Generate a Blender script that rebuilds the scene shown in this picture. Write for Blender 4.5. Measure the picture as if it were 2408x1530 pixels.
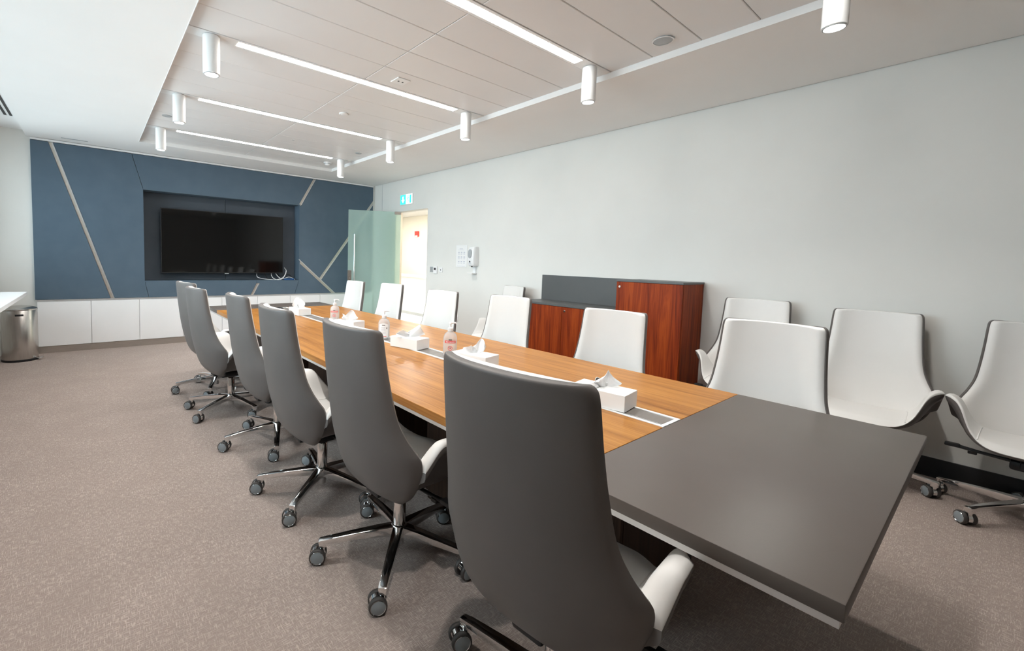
import bpy, bmesh, math, random
from mathutils import Vector, Matrix
PI = math.pi
R = math.radians
scene = bpy.context.scene
col = scene.collection
for o in list(bpy.data.objects):
    bpy.data.objects.remove(o, do_unlink=True)

# ------------------------------------------------------------------ camera
CAM_H = 1.36
YAW, PITCH, ROLL = 0.66226, 0.06679, 0.02710
FPX, CX, CY = 1036.44, 1025.22, 683.13
W, H = 2408.0, 1530.0
cam_d = bpy.data.cameras.new('camera')
cam = bpy.data.objects.new('camera', cam_d)
col.objects.link(cam)
scene.camera = cam
cam_d.sensor_fit = 'HORIZONTAL'
cam_d.sensor_width = 36.0
cam_d.lens = 36.0 * FPX / W
cam_d.shift_x = (W / 2 - CX) / W
cam_d.shift_y = (CY - H / 2) / W
cam_d.clip_start = 0.02
_f = Vector((math.sin(YAW) * math.cos(PITCH), math.cos(YAW) * math.cos(PITCH), -math.sin(PITCH)))
_r = Vector((math.cos(YAW), -math.sin(YAW), 0))
_u = _r.cross(_f)
right = math.cos(ROLL) * _r + math.sin(ROLL) * _u
up = -math.sin(ROLL) * _r + math.cos(ROLL) * _u
mw = Matrix((( right.x, up.x, -_f.x, 0), (right.y, up.y, -_f.y, 0), (right.z, up.z, -_f.z, CAM_H), (0, 0, 0, 1)))
cam.matrix_world = mw

# ------------------------------------------------------------------ world and exposure
SKY_STRENGTH = 9.3
STRIP_STRENGTH = 33.0
SPOT_POWER = 60.0
scene.view_settings.view_transform = 'Standard'
scene.view_settings.look = 'None'
scene.view_settings.gamma = 1.0
scene.view_settings.use_curve_mapping = False
scene.view_settings.exposure = 0.07
world = bpy.data.worlds.new('world')
scene.world = world
world.use_nodes = True
bg = world.node_tree.nodes['Background']
bg.inputs[0].default_value = (0.82, 0.92, 1.0, 1)
bg.inputs[1].default_value = SKY_STRENGTH
# portal in the window opening (guides sky light only, emits nothing itself)
pd = bpy.data.lights.new('window_portal', 'AREA')
pd.shape = 'RECTANGLE'; pd.size = 5.8; pd.size_y = 1.75
pd.cycles.is_portal = True
po = bpy.data.objects.new('window_portal', pd)
po.location = (-1.42, 4.5, 1.80); po.rotation_euler = (R(90), 0, R(-90))
col.objects.link(po)

# ------------------------------------------------------------------ helpers
def tag(o, label=None, cat=None, group=None, kind=None):
    if label: o['label'] = label
    if cat: o['category'] = cat
    if group: o['group'] = group
    if kind: o['kind'] = kind
    return o

def empty(name, loc=(0, 0, 0), rz=0, label=None, cat=None, group=None):
    o = bpy.data.objects.new(name, None)
    o.location = loc; o.rotation_euler = (0, 0, rz); o.empty_display_size = 0.1
    col.objects.link(o)
    return tag(o, label, cat, group)

def link(name, me, parent=None, loc=(0, 0, 0), rot=(0, 0, 0)):
    o = bpy.data.objects.new(name, me)
    col.objects.link(o)
    o.location = loc; o.rotation_euler = rot
    if parent: o.parent = parent
    return o

class MB:
    """collects shapes into one mesh"""
    def __init__(s):
        s.v = []; s.f = []; s.sm = []
    def add(s, vs, fs, smooth=False):
        b = len(s.v)
        s.v += [tuple(v) for v in vs]
        s.f += [tuple(i + b for i in f) for f in fs]
        s.sm += [smooth] * len(fs)
        return s
    def box(s, x0, x1, y0, y1, z0, z1, bev=0.0, M=None, seg=1):
        if bev <= 0:
            vs = [(x0, y0, z0), (x1, y0, z0), (x1, y1, z0), (x0, y1, z0), (x0, y0, z1), (x1, y0, z1), (x1, y1, z1), (x0, y1, z1)]
            fs = [(0, 3, 2, 1), (4, 5, 6, 7), (0, 1, 5, 4), (1, 2, 6, 5), (2, 3, 7, 6), (3, 0, 4, 7)]
            if M: vs = [M @ Vector(v) for v in vs]
            return s.add(vs, fs)
        bm = bmesh.new()
        bmesh.ops.create_cube(bm, size=1)
        for v in bm.verts:
            v.co = ((x0 + x1) / 2 + v.co.x * (x1 - x0), (y0 + y1) / 2 + v.co.y * (y1 - y0), (z0 + z1) / 2 + v.co.z * (z1 - z0))
        bmesh.ops.bevel(bm, geom=list(bm.edges), offset=bev, segments=seg, affect='EDGES', profile=0.5)
        bm.verts.index_update()
        vs = [(M @ v.co) if M else v.co.copy() for v in bm.verts]
        fs = [[v.index for v in f.verts] for f in bm.faces]
        bm.free()
        return s.add(vs, fs, seg > 1)
    def lathe(s, prof, n=24, M=None, smooth=True, cap=True, sx=1, sy=1):
        vs = []; fs = []
        for r, z in prof:
            for k in range(n):
                a = 2 * PI * k / n
                vs.append(Vector((r * math.cos(a) * sx, r * math.sin(a) * sy, z)))
        for i in range(len(prof) - 1):
            for k in range(n):
                fs.append((i * n + k, i * n + (k + 1) % n, (i + 1) * n + (k + 1) % n, (i + 1) * n + k))
        if cap:
            if prof[0][0] > 1e-6: fs.append(tuple(range(n - 1, -1, -1)))
            if prof[-1][0] > 1e-6: fs.append(tuple(range((len(prof) - 1) * n, len(prof) * n)))
        if M: vs = [M @ v for v in vs]
        return s.add(vs, fs, smooth)
    def tube(s, pts, r, n=8, closed=False):
        pts = [Vector(p) for p in pts]
        vs = []; fs = []; m = len(pts)
        ref = Vector((0, 0, 1))
        for i, p in enumerate(pts):
            if closed: d = pts[(i + 1) % m] - pts[i - 1]
            else: d = pts[min(i + 1, m - 1)] - pts[max(i - 1, 0)]
            d.normalize()
            a = ref.cross(d)
            if a.length < 0.05: a = Vector((1, 0, 0)).cross(d)
            a.normalize(); b = d.cross(a)
            rr = r[i] if isinstance(r, (list, tuple)) else r
            for k in range(n):
                t = 2 * PI * k / n
                vs.append(p + rr * (math.cos(t) * a + math.sin(t) * b))
        rng = m if closed else m - 1
        for i in range(rng):
            for k in range(n):
                j = (i + 1) % m
                fs.append((i * n + k, i * n + (k + 1) % n, j * n + (k + 1) % n, j * n + k))
        if not closed:
            fs.append(tuple(range(n - 1, -1, -1))); fs.append(tuple(range((m - 1) * n, m * n)))
        return s.add(vs, fs, True)
    def prism(s, poly, y0, y1, M=None):
        """polygon in x,z extruded along y"""
        n = len(poly)
        vs = [Vector((x, y0, z)) for x, z in poly] + [Vector((x, y1, z)) for x, z in poly]
        fs = [tuple(range(n - 1, -1, -1)), tuple(range(n, 2 * n))]
        for i in range(n):
            j = (i + 1) % n
            fs.append((i, j, n + j, n + i))
        if M: vs = [M @ v for v in vs]
        return s.add(vs, fs)
    def solid(s, A, B):
        """closed body between two equal grids of points"""
        nu, nv = len(A), len(A[0])
        vs = [p for row in A for p in row] + [p for row in B for p in row]
        N = nu * nv
        ia = lambda i, j: i * nv + j
        ib = lambda i, j: N + i * nv + j
        fs = []
        for i in range(nu - 1):
            for j in range(nv - 1):
                fs.append((ia(i, j), ia(i + 1, j), ia(i + 1, j + 1), ia(i, j + 1)))
                fs.append((ib(i, j), ib(i, j + 1), ib(i + 1, j + 1), ib(i + 1, j)))
        for i in range(nu - 1):
            fs.append((ia(i, 0), ib(i, 0), ib(i + 1, 0), ia(i + 1, 0)))
            fs.append((ia(i, nv - 1), ia(i + 1, nv - 1), ib(i + 1, nv - 1), ib(i, nv - 1)))
        for j in range(nv - 1):
            fs.append((ia(0, j), ia(0, j + 1), ib(0, j + 1), ib(0, j)))
            fs.append((ia(nu - 1, j), ib(nu - 1, j), ib(nu - 1, j + 1), ia(nu - 1, j + 1)))
        return s.add(vs, fs, True)
    def mesh(s, name, mat, sharp=35):
        me = bpy.data.meshes.new(name)
        me.from_pydata([tuple(v) for v in s.v], [], s.f)
        me.update()
        bm = bmesh.new(); bm.from_mesh(me)
        bmesh.ops.recalc_face_normals(bm, faces=bm.faces)
        bm.to_mesh(me); bm.free()
        me.polygons.foreach_set('use_smooth', s.sm)
        if any(s.sm) and sharp: me.set_sharp_from_angle(angle=R(sharp))
        me.materials.append(mat)
        me.update()
        return me
    def build(s, name, mat, parent=None, loc=(0, 0, 0), rot=(0, 0, 0), sharp=35):
        return link(name, s.mesh(name, mat, sharp), parent, loc, rot)

def spline(pts, n):
    """Catmull-Rom through pts (tuples), n samples in all"""
    P = [Vector(p) for p in pts]; m = len(P) - 1; out = []
    for k in range(n):
        t = k / (n - 1) * m; i = min(int(t), m - 1); f = t - i
        p0 = P[i - 1] if i > 0 else 2 * P[0] - P[1]; p1 = P[i]; p2 = P[i + 1]
        p3 = P[i + 2] if i + 2 <= m else 2 * P[m] - P[m - 1]
        out.append(0.5 * ((2 * p1) + (p2 - p0) * f + (2 * p0 - 5 * p1 + 4 * p2 - p3) * f * f + (3 * p1 - p0 - 3 * p2 + p3) * f ** 3))
    return out

def sstep(a, b, x):
    t = max(0, min(1, (x - a) / (b - a))); return t * t * (3 - 2 * t)

# ------------------------------------------------------------------ materials
def mat(name, rgb, rough=0.5, metal=0.0, spec=0.5, emit=None, estr=0, trans=0, ior=1.45, coat=0):
    m = bpy.data.materials.new(name); m.use_nodes = True
    b = m.node_tree.nodes['Principled BSDF']
    b.inputs['Base Color'].default_value = (*rgb, 1)
    b.inputs['Roughness'].default_value = rough
    b.inputs['Metallic'].default_value = metal
    b.inputs['Specular IOR Level'].default_value = spec
    b.inputs['Transmission Weight'].default_value = trans
    b.inputs['IOR'].default_value = ior
    b.inputs['Coat Weight'].default_value = coat
    if emit:
        b.inputs['Emission Color'].default_value = (*emit, 1)
        b.inputs['Emission Strength'].default_value = estr
    return m

def nodes(m):
    nt = m.node_tree
    return nt, nt.nodes, nt.links, nt.nodes['Principled BSDF']

def noise_tint(m, rgb_a, rgb_b, scale=(1, 1, 1), nscale=20, detail=3, bump=0.0, bscale=None, lo=0.3, hi=0.7, bdist=0.002):
    nt, N, L, b = nodes(m)
    tc = N.new('ShaderNodeTexCoord'); mp = N.new('ShaderNodeMapping'); mp.inputs['Scale'].default_value = scale
    L.new(tc.outputs['Object'], mp.inputs['Vector'])
    nz = N.new('ShaderNodeTexNoise'); nz.inputs['Scale'].default_value = nscale; nz.inputs['Detail'].default_value = detail
    L.new(mp.outputs['Vector'], nz.inputs['Vector'])
    cr = N.new('ShaderNodeValToRGB')
    cr.color_ramp.elements[0].position = lo; cr.color_ramp.elements[0].color = (*rgb_a, 1)
    cr.color_ramp.elements[1].position = hi; cr.color_ramp.elements[1].color = (*rgb_b, 1)
    L.new(nz.outputs['Fac'], cr.inputs['Fac']); L.new(cr.outputs['Color'], b.inputs['Base Color'])
    if bump:
        n2 = N.new('ShaderNodeTexNoise'); n2.inputs['Scale'].default_value = bscale or nscale * 4; n2.inputs['Detail'].default_value = 2
        L.new(mp.outputs['Vector'], n2.inputs['Vector'])
        bp = N.new('ShaderNodeBump'); bp.inputs['Strength'].default_value = bump; bp.inputs['Distance'].default_value = bdist
        L.new(n2.outputs['Fac'], bp.inputs['Height']); L.new(bp.outputs['Normal'], b.inputs['Normal'])
    return m

def wood(name, dark, mid, light, along='Y', rough=0.35, scale=1.0, coat=0.0):
    m = mat(name, mid, rough, coat=coat, spec=0.2)
    nt, N, L, b = nodes(m)
    tc = N.new('ShaderNodeTexCoord'); mp = N.new('ShaderNodeMapping')
    s = {'Y': (9, 0.55, 9), 'Z': (9, 9, 0.55), 'X': (0.55, 9, 9)}[along]
    mp.inputs['Scale'].default_value = tuple(v * scale for v in s)
    L.new(tc.outputs['Object'], mp.inputs['Vector'])
    n1 = N.new('ShaderNodeTexNoise'); n1.inputs['Scale'].default_value = 2.2; n1.inputs['Detail'].default_value = 6; n1.inputs['Roughness'].default_value = 0.62; n1.inputs['Distortion'].default_value = 0.9
    L.new(mp.outputs['Vector'], n1.inputs['Vector'])
    mp2 = N.new('ShaderNodeMapping'); mp2.inputs['Scale'].default_value = tuple(v * scale * (9 if v > 5 else 3) for v in s)
    L.new(tc.outputs['Object'], mp2.inputs['Vector'])
    n2 = N.new('ShaderNodeTexNoise'); n2.inputs['Scale'].default_value = 2.0; n2.inputs['Detail'].default_value = 3
    L.new(mp2.outputs['Vector'], n2.inputs['Vector'])
    mx = N.new('ShaderNodeMath'); mx.operation = 'MULTIPLY_ADD'; mx.inputs[1].default_value = 0.32
    L.new(n2.outputs['Fac'], mx.inputs[0])
    sc = N.new('ShaderNodeMath'); sc.operation = 'MULTIPLY'; sc.inputs[1].default_value = 0.68
    L.new(n1.outputs['Fac'], sc.inputs[0]); L.new(sc.outputs[0], mx.inputs[2])
    cr = N.new('ShaderNodeValToRGB'); e = cr.color_ramp.elements
    e[0].position = 0.33; e[0].color = (*dark, 1); e[1].position = 0.62; e[1].color = (*light, 1)
    k = cr.color_ramp.elements.new(0.47); k.color = (*mid, 1)
    L.new(mx.outputs[0], cr.inputs['Fac']); L.new(cr.outputs['Color'], b.inputs['Base Color'])
    return m

M = {}
M['wall'] = noise_tint(mat('wall_paint', (.70, .70, .675), 0.75), (.74, .735, .70), (.76, .755, .72), nscale=3, bump=0.05, bscale=260)
M['ceil'] = noise_tint(mat('ceiling_paint', (.80, .79, .77), 0.8), (.86, .85, .83), (.88, .87, .85), nscale=2)
M['panel'] = noise_tint(mat('ceiling_panel_metal', (.66, .645, .63), 0.42), (.78, .765, .75), (.80, .785, .77), nscale=2)
M['panel_gap'] = mat('panel_gap', (.33, .31, .29), 0.9)
M['white'] = noise_tint(mat('white_lacquer', (.80, .80, .80), 0.35), (.90, .90, .90), (.92, .92, .92), nscale=3)
M['white_metal'] = noise_tint(mat('white_metal', (.84, .84, .83), 0.4), (.83, .83, .82), (.85, .85, .84), nscale=6)
M['blue'] = noise_tint(mat('blue_fabric', (.085, .115, .15), 0.75), (.080, .122, .165), (.090, .134, .178), nscale=5, bump=0.35, bscale=420, bdist=0.001)
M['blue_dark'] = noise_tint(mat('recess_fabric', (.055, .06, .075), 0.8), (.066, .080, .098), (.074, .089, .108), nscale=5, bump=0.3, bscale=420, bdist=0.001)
M['brass'] = noise_tint(mat('satin_metal', (.60, .56, .50), 0.38, 0.85), (.58, .54, .48), (.66, .62, .56), scale=(1, 1, 1), nscale=40)
M['steel'] = noise_tint(mat('brushed_steel', (.55, .53, .50), 0.27, 1.0), (.50, .47, .44), (.58, .56, .53), scale=(30, 30, 1), nscale=6)
M['chrome'] = noise_tint(mat('chrome', (.78, .78, .78), 0.07, 1.0), (.76, .76, .76), (.80, .80, .80), nscale=8)
M['alu'] = noise_tint(mat('anodised_aluminium', (.66, .66, .66), 0.35, 0.7), (.64, .64, .64), (.68, .68, .68), nscale=12)
M['taupe'] = noise_tint(mat('taupe_leather', (.155, .135, .125), 0.46), (.124, .112, .105), (.134, .121, .114), nscale=6, bump=0.12, bscale=300, bdist=0.0008)
M['cream'] = noise_tint(mat('cream_leather', (.70, .67, .63), 0.5), (.735, .72, .695), (.755, .74, .715), nscale=5, bump=0.10, bscale=300, bdist=0.0008)
M['black'] = noise_tint(mat('black_plastic', (.012, .012, .013), 0.45), (.010, .010, .011), (.015, .015, .016), nscale=20)
M['tyre'] = noise_tint(mat('caster_tyre', (.085, .075, .07), 0.5), (.045, .040, .037), (.055, .050, .047), nscale=20)
M['hubcap'] = noise_tint(mat('caster_hubcap', (.20, .225, .235), 0.4), (.27, .31, .33), (.29, .33, .35), nscale=20)
M['tablewood'] = wood('table_walnut_veneer', (.21, .078, .016), (.355, .148, .031), (.45, .208, .050), 'Y', 0.36, 1.0, coat=0.0)
M['cabwood'] = wood('reddish_walnut_veneer', (.085, .010, .002), (.20, .026, .003), (.31, .052, .006), 'Z', 0.5, 1.0)
M['darkwood'] = wood('dark_walnut', (.018, .010, .007), (.032, .018, .012), (.05, .028, .018), 'Z', 0.5, 1.0)
M['tablegrey'] = noise_tint(mat('grey_leather_top', (.17, .148, .135), 0.42), (.092, .076, .066), (.100, .083, .073), nscale=4, bump=0.15, bscale=350, bdist=0.0008)
M['greyslab'] = noise_tint(mat('grey_laminate', (.085, .088, .088), 0.45), (.082, .085, .085), (.089, .092, .092), nscale=4)
M['flap'] = noise_tint(mat('tray_flap', (.19, .17, .155), 0.45), (.18, .16, .145), (.20, .18, .165), scale=(1, 8, 1), nscale=12)
M['tvglass'] = noise_tint(mat('tv_screen', (.004, .004, .004), 0.06, spec=0.5), (.0035, .0035, .0035), (.0045, .0045, .0045), nscale=2)
M['paper'] = noise_tint(mat('tissue_paper', (.90, .90, .90), 0.8), (.89, .89, .89), (.91, .91, .91), nscale=8)
M['card'] = noise_tint(mat('white_card', (.84, .84, .83), 0.5), (.83, .83, .82), (.85, .85, .84), nscale=6)
M['red'] = mat('label_red', (.75, .06, .05), 0.4)
M['ink'] = mat('label_ink', (.04, .035, .04), 0.5)
M['greyink'] = mat('print_grey', (.55, .56, .62), 0.6)
M['label'] = mat('label_white', (.85, .85, .85), 0.4)
M['plastic'] = noise_tint(mat('white_plastic', (.82, .82, .82), 0.35), (.81, .81, .81), (.83, .83, .83), nscale=5)
M['greyplastic'] = noise_tint(mat('grey_plastic', (.40, .42, .43), 0.3), (.38, .40, .41), (.42, .44, .45), nscale=5)
M['darkbase'] = noise_tint(mat('dark_skirting', (.018, .019, .022), 0.35), (.016, .017, .020), (.021, .022, .025), nscale=8)
M['toekick'] = noise_tint(mat('toekick_metal', (.50, .46, .42), 0.3, 0.8), (.47, .43, .39), (.53, .49, .45), scale=(1, 1, 20), nscale=8)
M['cream_wall'] = noise_tint(mat('corridor_cream', (.82, .78, .68), 0.7), (.81, .77, .67), (.83, .79, .69), nscale=3)
M['jamb'] = noise_tint(mat('door_jamb_wood', (.72, .55, .40), 0.5), (.76, .66, .52), (.80, .70, .56), scale=(8, 8, 1), nscale=5)
M['tilefloor'] = noise_tint(mat('corridor_stone', (.75, .74, .72), 0.35), (.72, .71, .69), (.77, .76, .74), nscale=5)
M['bottle'] = noise_tint(mat('clear_pet', (.97, .97, .97), 0.04, trans=1.0, ior=1.3), (.96, .97, .97), (.98, .98, .98), nscale=5)
def milky(m, f):
    nt, N, L, b = nodes(m)
    out = [n for n in N if n.type == 'OUTPUT_MATERIAL'][0]
    df = N.new('ShaderNodeBsdfDiffuse'); df.inputs['Color'].default_value = (.92, .92, .93, 1)
    mx = N.new('ShaderNodeMixShader'); mx.inputs[0].default_value = f
    L.new(b.outputs[0], mx.inputs[1]); L.new(df.outputs[0], mx.inputs[2]); L.new(mx.outputs[0], out.inputs['Surface'])
milky(M['bottle'], .35)
M['bluebox'] = mat('blue_plastic', (.02, .09, .26), 0.4)
M['glow'] = mat('lamp_diffuser', (.9, .9, .9), 0.5, emit=(1.0, .98, .955), estr=STRIP_STRENGTH)
M['lens'] = mat('downlight_lens', (.9, .9, .9), 0.5, emit=(1.0, .97, .93), estr=14.0)
M['exitgreen'] = mat('exit_green', (.05, .6, .45), 0.4, emit=(.06, .75, .68), estr=1.0)
M['exitwhite'] = mat('exit_white', (.9, .9, .9), 0.4, emit=(.86, 1, 1), estr=1.25)
M['corrlamp'] = mat('corridor_lamp', (.9, .9, .9), 0.5, emit=(1, .98, .93), estr=60.0)

# carpet: two crossing sets of pale threads over a taupe ground
def carpet():
    m = mat('woven_carpet', (.30, .25, .225), 0.95, spec=0.15)
    nt, N, L, b = nodes(m)
    tc = N.new('ShaderNodeTexCoord')
    facs = []
    for sc in ((260, 34, 1), (34, 260, 1)):
        mp = N.new('ShaderNodeMapping'); mp.inputs['Scale'].default_value = sc
        L.new(tc.outputs['Object'], mp.inputs['Vector'])
        nz = N.new('ShaderNodeTexNoise'); nz.inputs['Scale'].default_value = 1.0; nz.inputs['Detail'].default_value = 2.5
        L.new(mp.outputs['Vector'], nz.inputs['Vector'])
        mr = N.new('ShaderNodeMapRange'); mr.inputs['From Min'].default_value = 0.50; mr.inputs['From Max'].default_value = 0.68
        L.new(nz.outputs['Fac'], mr.inputs['Value']); facs.append(mr.outputs['Result'])
    mxm = N.new('ShaderNodeMath'); mxm.operation = 'MAXIMUM'
    L.new(facs[0], mxm.inputs[0]); L.new(facs[1], mxm.inputs[1])
    big = N.new('ShaderNodeTexNoise'); big.inputs['Scale'].default_value = 4.0; big.inputs['Detail'].default_value = 4
    L.new(tc.outputs['Object'], big.inputs['Vector'])
    mb = N.new('ShaderNodeMapRange'); mb.inputs['From Min'].default_value = 0.3; mb.inputs['From Max'].default_value = 0.7
    mb.inputs['To Min'].default_value = 0.55; mb.inputs['To Max'].default_value = 1.0
    L.new(big.outputs['Fac'], mb.inputs['Value'])
    mu = N.new('ShaderNodeMath'); mu.operation = 'MULTIPLY'
    L.new(mxm.outputs[0], mu.inputs[0]); L.new(mb.outputs['Result'], mu.inputs[1])
    mix = N.new('ShaderNodeMix'); mix.data_type = 'RGBA'
    mix.inputs['A'].default_value = (.34, .275, .245, 1); mix.inputs['B'].default_value = (.58, .49, .44, 1)
    L.new(mu.outputs[0], mix.inputs['Factor']); L.new(mix.outputs['Result'], b.inputs['Base Color'])
    bp = N.new('ShaderNodeBump'); bp.inputs['Strength'].default_value = 0.5; bp.inputs['Distance'].default_value = 0.003
    L.new(mxm.outputs[0], bp.inputs['Height']); L.new(bp.outputs['Normal'], b.inputs['Normal'])
    return m
M['carpet'] = carpet()

def door_glass():
    m = mat('frosted_green_glass', (.84, .98, .92), 0.25, trans=1.0, ior=1.3)
    nt, N, L, b = nodes(m)
    out = [n for n in N if n.type == 'OUTPUT_MATERIAL'][0]
    tc = N.new('ShaderNodeTexCoord'); nz = N.new('ShaderNodeTexNoise'); nz.inputs['Scale'].default_value = 6
    L.new(tc.outputs['Object'], nz.inputs['Vector'])
    mr = N.new('ShaderNodeMapRange'); mr.inputs['To Min'].default_value = 0.10; mr.inputs['To Max'].default_value = 0.15
    L.new(nz.outputs['Fac'], mr.inputs['Value']); L.new(mr.outputs['Result'], b.inputs['Roughness'])
    df = N.new('ShaderNodeBsdfDiffuse'); df.inputs['Color'].default_value = (.78, .98, .90, 1)
    tl = N.new('ShaderNodeBsdfTranslucent'); tl.inputs['Color'].default_value = (.80, .99, .92, 1)
    m1 = N.new('ShaderNodeMixShader'); m1.inputs[0].default_value = 0.5
    L.new(df.outputs[0], m1.inputs[1]); L.new(tl.outputs[0], m1.inputs[2])
    m2 = N.new('ShaderNodeMixShader'); m2.inputs[0].default_value = 0.38
    L.new(b.outputs[0], m2.inputs[1]); L.new(m1.outputs[0], m2.inputs[2]); L.new(m2.outputs[0], out.inputs['Surface'])
    return m
M['doorglass'] = door_glass()

def pane_glass():
    m = bpy.data.materials.new('window_pane'); m.use_nodes = True
    nt = m.node_tree; nt.nodes.clear(); N = nt.nodes; L = nt.links
    out = N.new('ShaderNodeOutputMaterial'); mx = N.new('ShaderNodeMixShader'); tr = N.new('ShaderNodeBsdfTransparent'); gl = N.new('ShaderNodeBsdfGlossy')
    fr = N.new('ShaderNodeFresnel'); fr.inputs['IOR'].default_value = 1.45
    gl.inputs['Roughness'].default_value = 0.0; tr.inputs['Color'].default_value = (.93, .97, .97, 1)
    L.new(fr.outputs[0], mx.inputs[0]); L.new(tr.outputs[0], mx.inputs[1]); L.new(gl.outputs[0], mx.inputs[2]); L.new(mx.outputs[0], out.inputs[0])
    return m
M['pane'] = pane_glass()

# ================================================================== SETTING
XR, YF, ZC, ZP = 4.444, 7.726, 2.806, 2.851
XLW, YN = -1.40, -3.2            # window wall, wall behind the camera
ZBAY = 2.88
LX0, LX1, LY0, LY1 = 0.503, 3.191, -.14, 7.016
YB = 8.05
TOP = 3.10

def struct(name, mb, m, label=None, parent=None):
    o = mb.build(name, m, parent)
    if not parent: tag(o, label, None, None, 'structure')
    return o

fl = struct('floor', MB().box(XLW - .2, XR + .16, YN - .2, YB + .1, -.06, 0), M['carpet'], 'taupe woven carpet floor of the meeting room')
# right wall with door opening 5.98 .. 6.98
DY0, DY1, DZ = 5.98, 6.985, 2.242
wr = MB()
wr.box(XR, XR + .15, YN - .2, DY0, 0, TOP).box(XR, XR + .15, DY1, YB + .1, 0, TOP).box(XR, XR + .15, DY0, DY1, DZ, TOP)
wall_r = struct('wall_right', wr, M['wall'], 'long pale grey painted wall with the doorway')
struct('trim_1', MB().box(XR - .004, XR + .001, 7.455, 7.462, 0, ZC), M['alu'], 'thin vertical joint strip on pale wall beside blue panels')
# window wall
wl = MB()
WY0, WY1, WZ0, WZ1 = 1.6, 7.40, .98, 2.62
wl.box(XLW - .2, XLW, YN - .2, WY0, 0, TOP).box(XLW - .2, XLW, WY1, YB + .1, 0, TOP).box(XLW - .2, XLW, WY0, WY1, 0, WZ0).box(XLW - .2, XLW, WY0, WY1, WZ1, TOP)
struct('wall_left', wl, M['wall'], 'white wall with the long window')
win = empty('window_1', (XLW - .1, 4.5, WZ0)); tag(win, 'long window with white frame and clear panes', None, None, 'structure')
fr = MB(); yy0, yy1 = WY0 - 4.5, WY1 - 4.5; hh = WZ1 - WZ0
fr.box(-.03, .03, yy0, yy1, 0, .06).box(-.03, .03, yy0, yy1, hh - .06, hh)
n = 5
for i in range(n + 1):
    y = yy0 + (yy1 - yy0) * i / n; a = max(yy0, y - .03); b = min(yy1, y + .03)
    fr.box(-.03, .03, a, b, .06, hh - .06)
fr.build('window_frame', M['white_metal'], win)
for i in range(n):
    y0 = yy0 + (yy1 - yy0) * i / n + .03; y1 = yy0 + (yy1 - yy0) * (i + 1) / n - .03
    MB().box(-.004, .004, y0, y1, .06, hh - .06).build('pane', M['pane'], win)
struct('wall_near', MB().box(XLW - .2, XR + .16, YN - .2, YN, 0, TOP), M['wall'], 'pale painted end wall')
# back wall with screen recess
RX0, RX1, RZ0, RZ1 = .598, 2.906, .955, 2.279
YBK = YF + .03
wb = MB()
wb.box(XLW - .2, RX0 - .02, YBK, YB, 0, TOP).box(RX1 + .02, XR + .16, YBK, YB, 0, TOP).box(RX0 - .02, RX1 + .02, YBK, YB, 0, RZ0 - .02).box(RX0 - .02, RX1 + .02, YBK, YB, RZ1 + .02, TOP)
wb.box(RX0 - .02, RX1 + .02, YB - .06, YB, RZ0 - .02, RZ1 + .02)
wall_b = struct('wall_back', wb, M['wall'], 'white end wall carrying the blue panelling')
# ceiling: soffit ring, bay strip, recessed field
ce = MB()
ce.box(-.64, LX0, YN, YBK, ZC, TOP).box(LX1, XR - .02, YN, YBK, ZC, TOP).box(LX0, LX1, LY1, YBK, ZC, TOP).box(LX0, LX1, YN, LY0, ZC, TOP)
ce.box(XLW, -.64, YN, YBK, ZBAY, TOP)
ceil = struct('ceiling', ce, M['ceil'], 'white plaster ceiling soffit framing the recessed panel field')
struct('trim_2', MB().box(LX0, LX1, LY0, LY1, ZP + .02, TOP), M['panel_gap'], 'backing above the ceiling panels')
STRIP_Y = [.612, 2.023, 3.423, 4.849, 6.261]
JX = 1.814
BAND = .06
def ceiling_panels():
    rows = []
    for a, b in zip(STRIP_Y[:-1], STRIP_Y[1:]):
        y0, y1 = a + BAND, b - BAND
        for k in range(4): rows.append((y0 + (y1 - y0) * k / 4, y0 + (y1 - y0) * (k + 1) / 4))
    y0 = STRIP_Y[-1] + BAND
    for k in range(2): rows.append((y0 + (LY1 - y0) * k / 2, y0 + (LY1 - y0) * (k + 1) / 2))
    for k in range(2): rows.append((LY0 + (STRIP_Y[0] - BAND - LY0) * k / 2, LY0 + (STRIP_Y[0] - BAND - LY0) * (k + 1) / 2))
    cache = {}
    for (a, b) in rows:
        for (x0, x1) in ((LX0, JX), (JX, LX1)):
            key = (round(b - a, 3), round(x1 - x0, 3))
            if key not in cache:
                w, d = (x1 - x0) / 2 - .002, (b - a) / 2 - .002
                me = MB().box(-w, w, -d, d, 0, .018, .0035).mesh('ceiling_panel', M['panel'])
                cache[key] = me
            link('ceiling_panel', cache[key], ceil, ((x0 + x1) / 2, (a + b) / 2, ZP))
ceiling_panels()
# thin white edge angle along the recess
tr = MB(); tr.box(LX1 - .004, LX1, LY0, LY1, ZC - .002, ZP + .015).box(LX0, LX0 + .004, LY0, LY1, ZC - .002, ZP + .015).box(LX0, LX1, LY1 - .004, LY1, ZC - .002, ZP + .015)
struct('trim_3', tr, M['white_metal'], 'white edge angle around the recessed ceiling field')
struct('trim_4', MB().box(-.60, 4.39, YF - .006, YBK, 2.775, ZC - .006), M['white_metal'], 'white strip between blue panels and ceiling')
# skirting
bb = MB().box(XR - .012, XR, YN, DY0 - .002, 0, .13)
struct('baseboard_right', bb, M['darkbase'], 'dark gloss skirting along pale wall')
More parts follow.
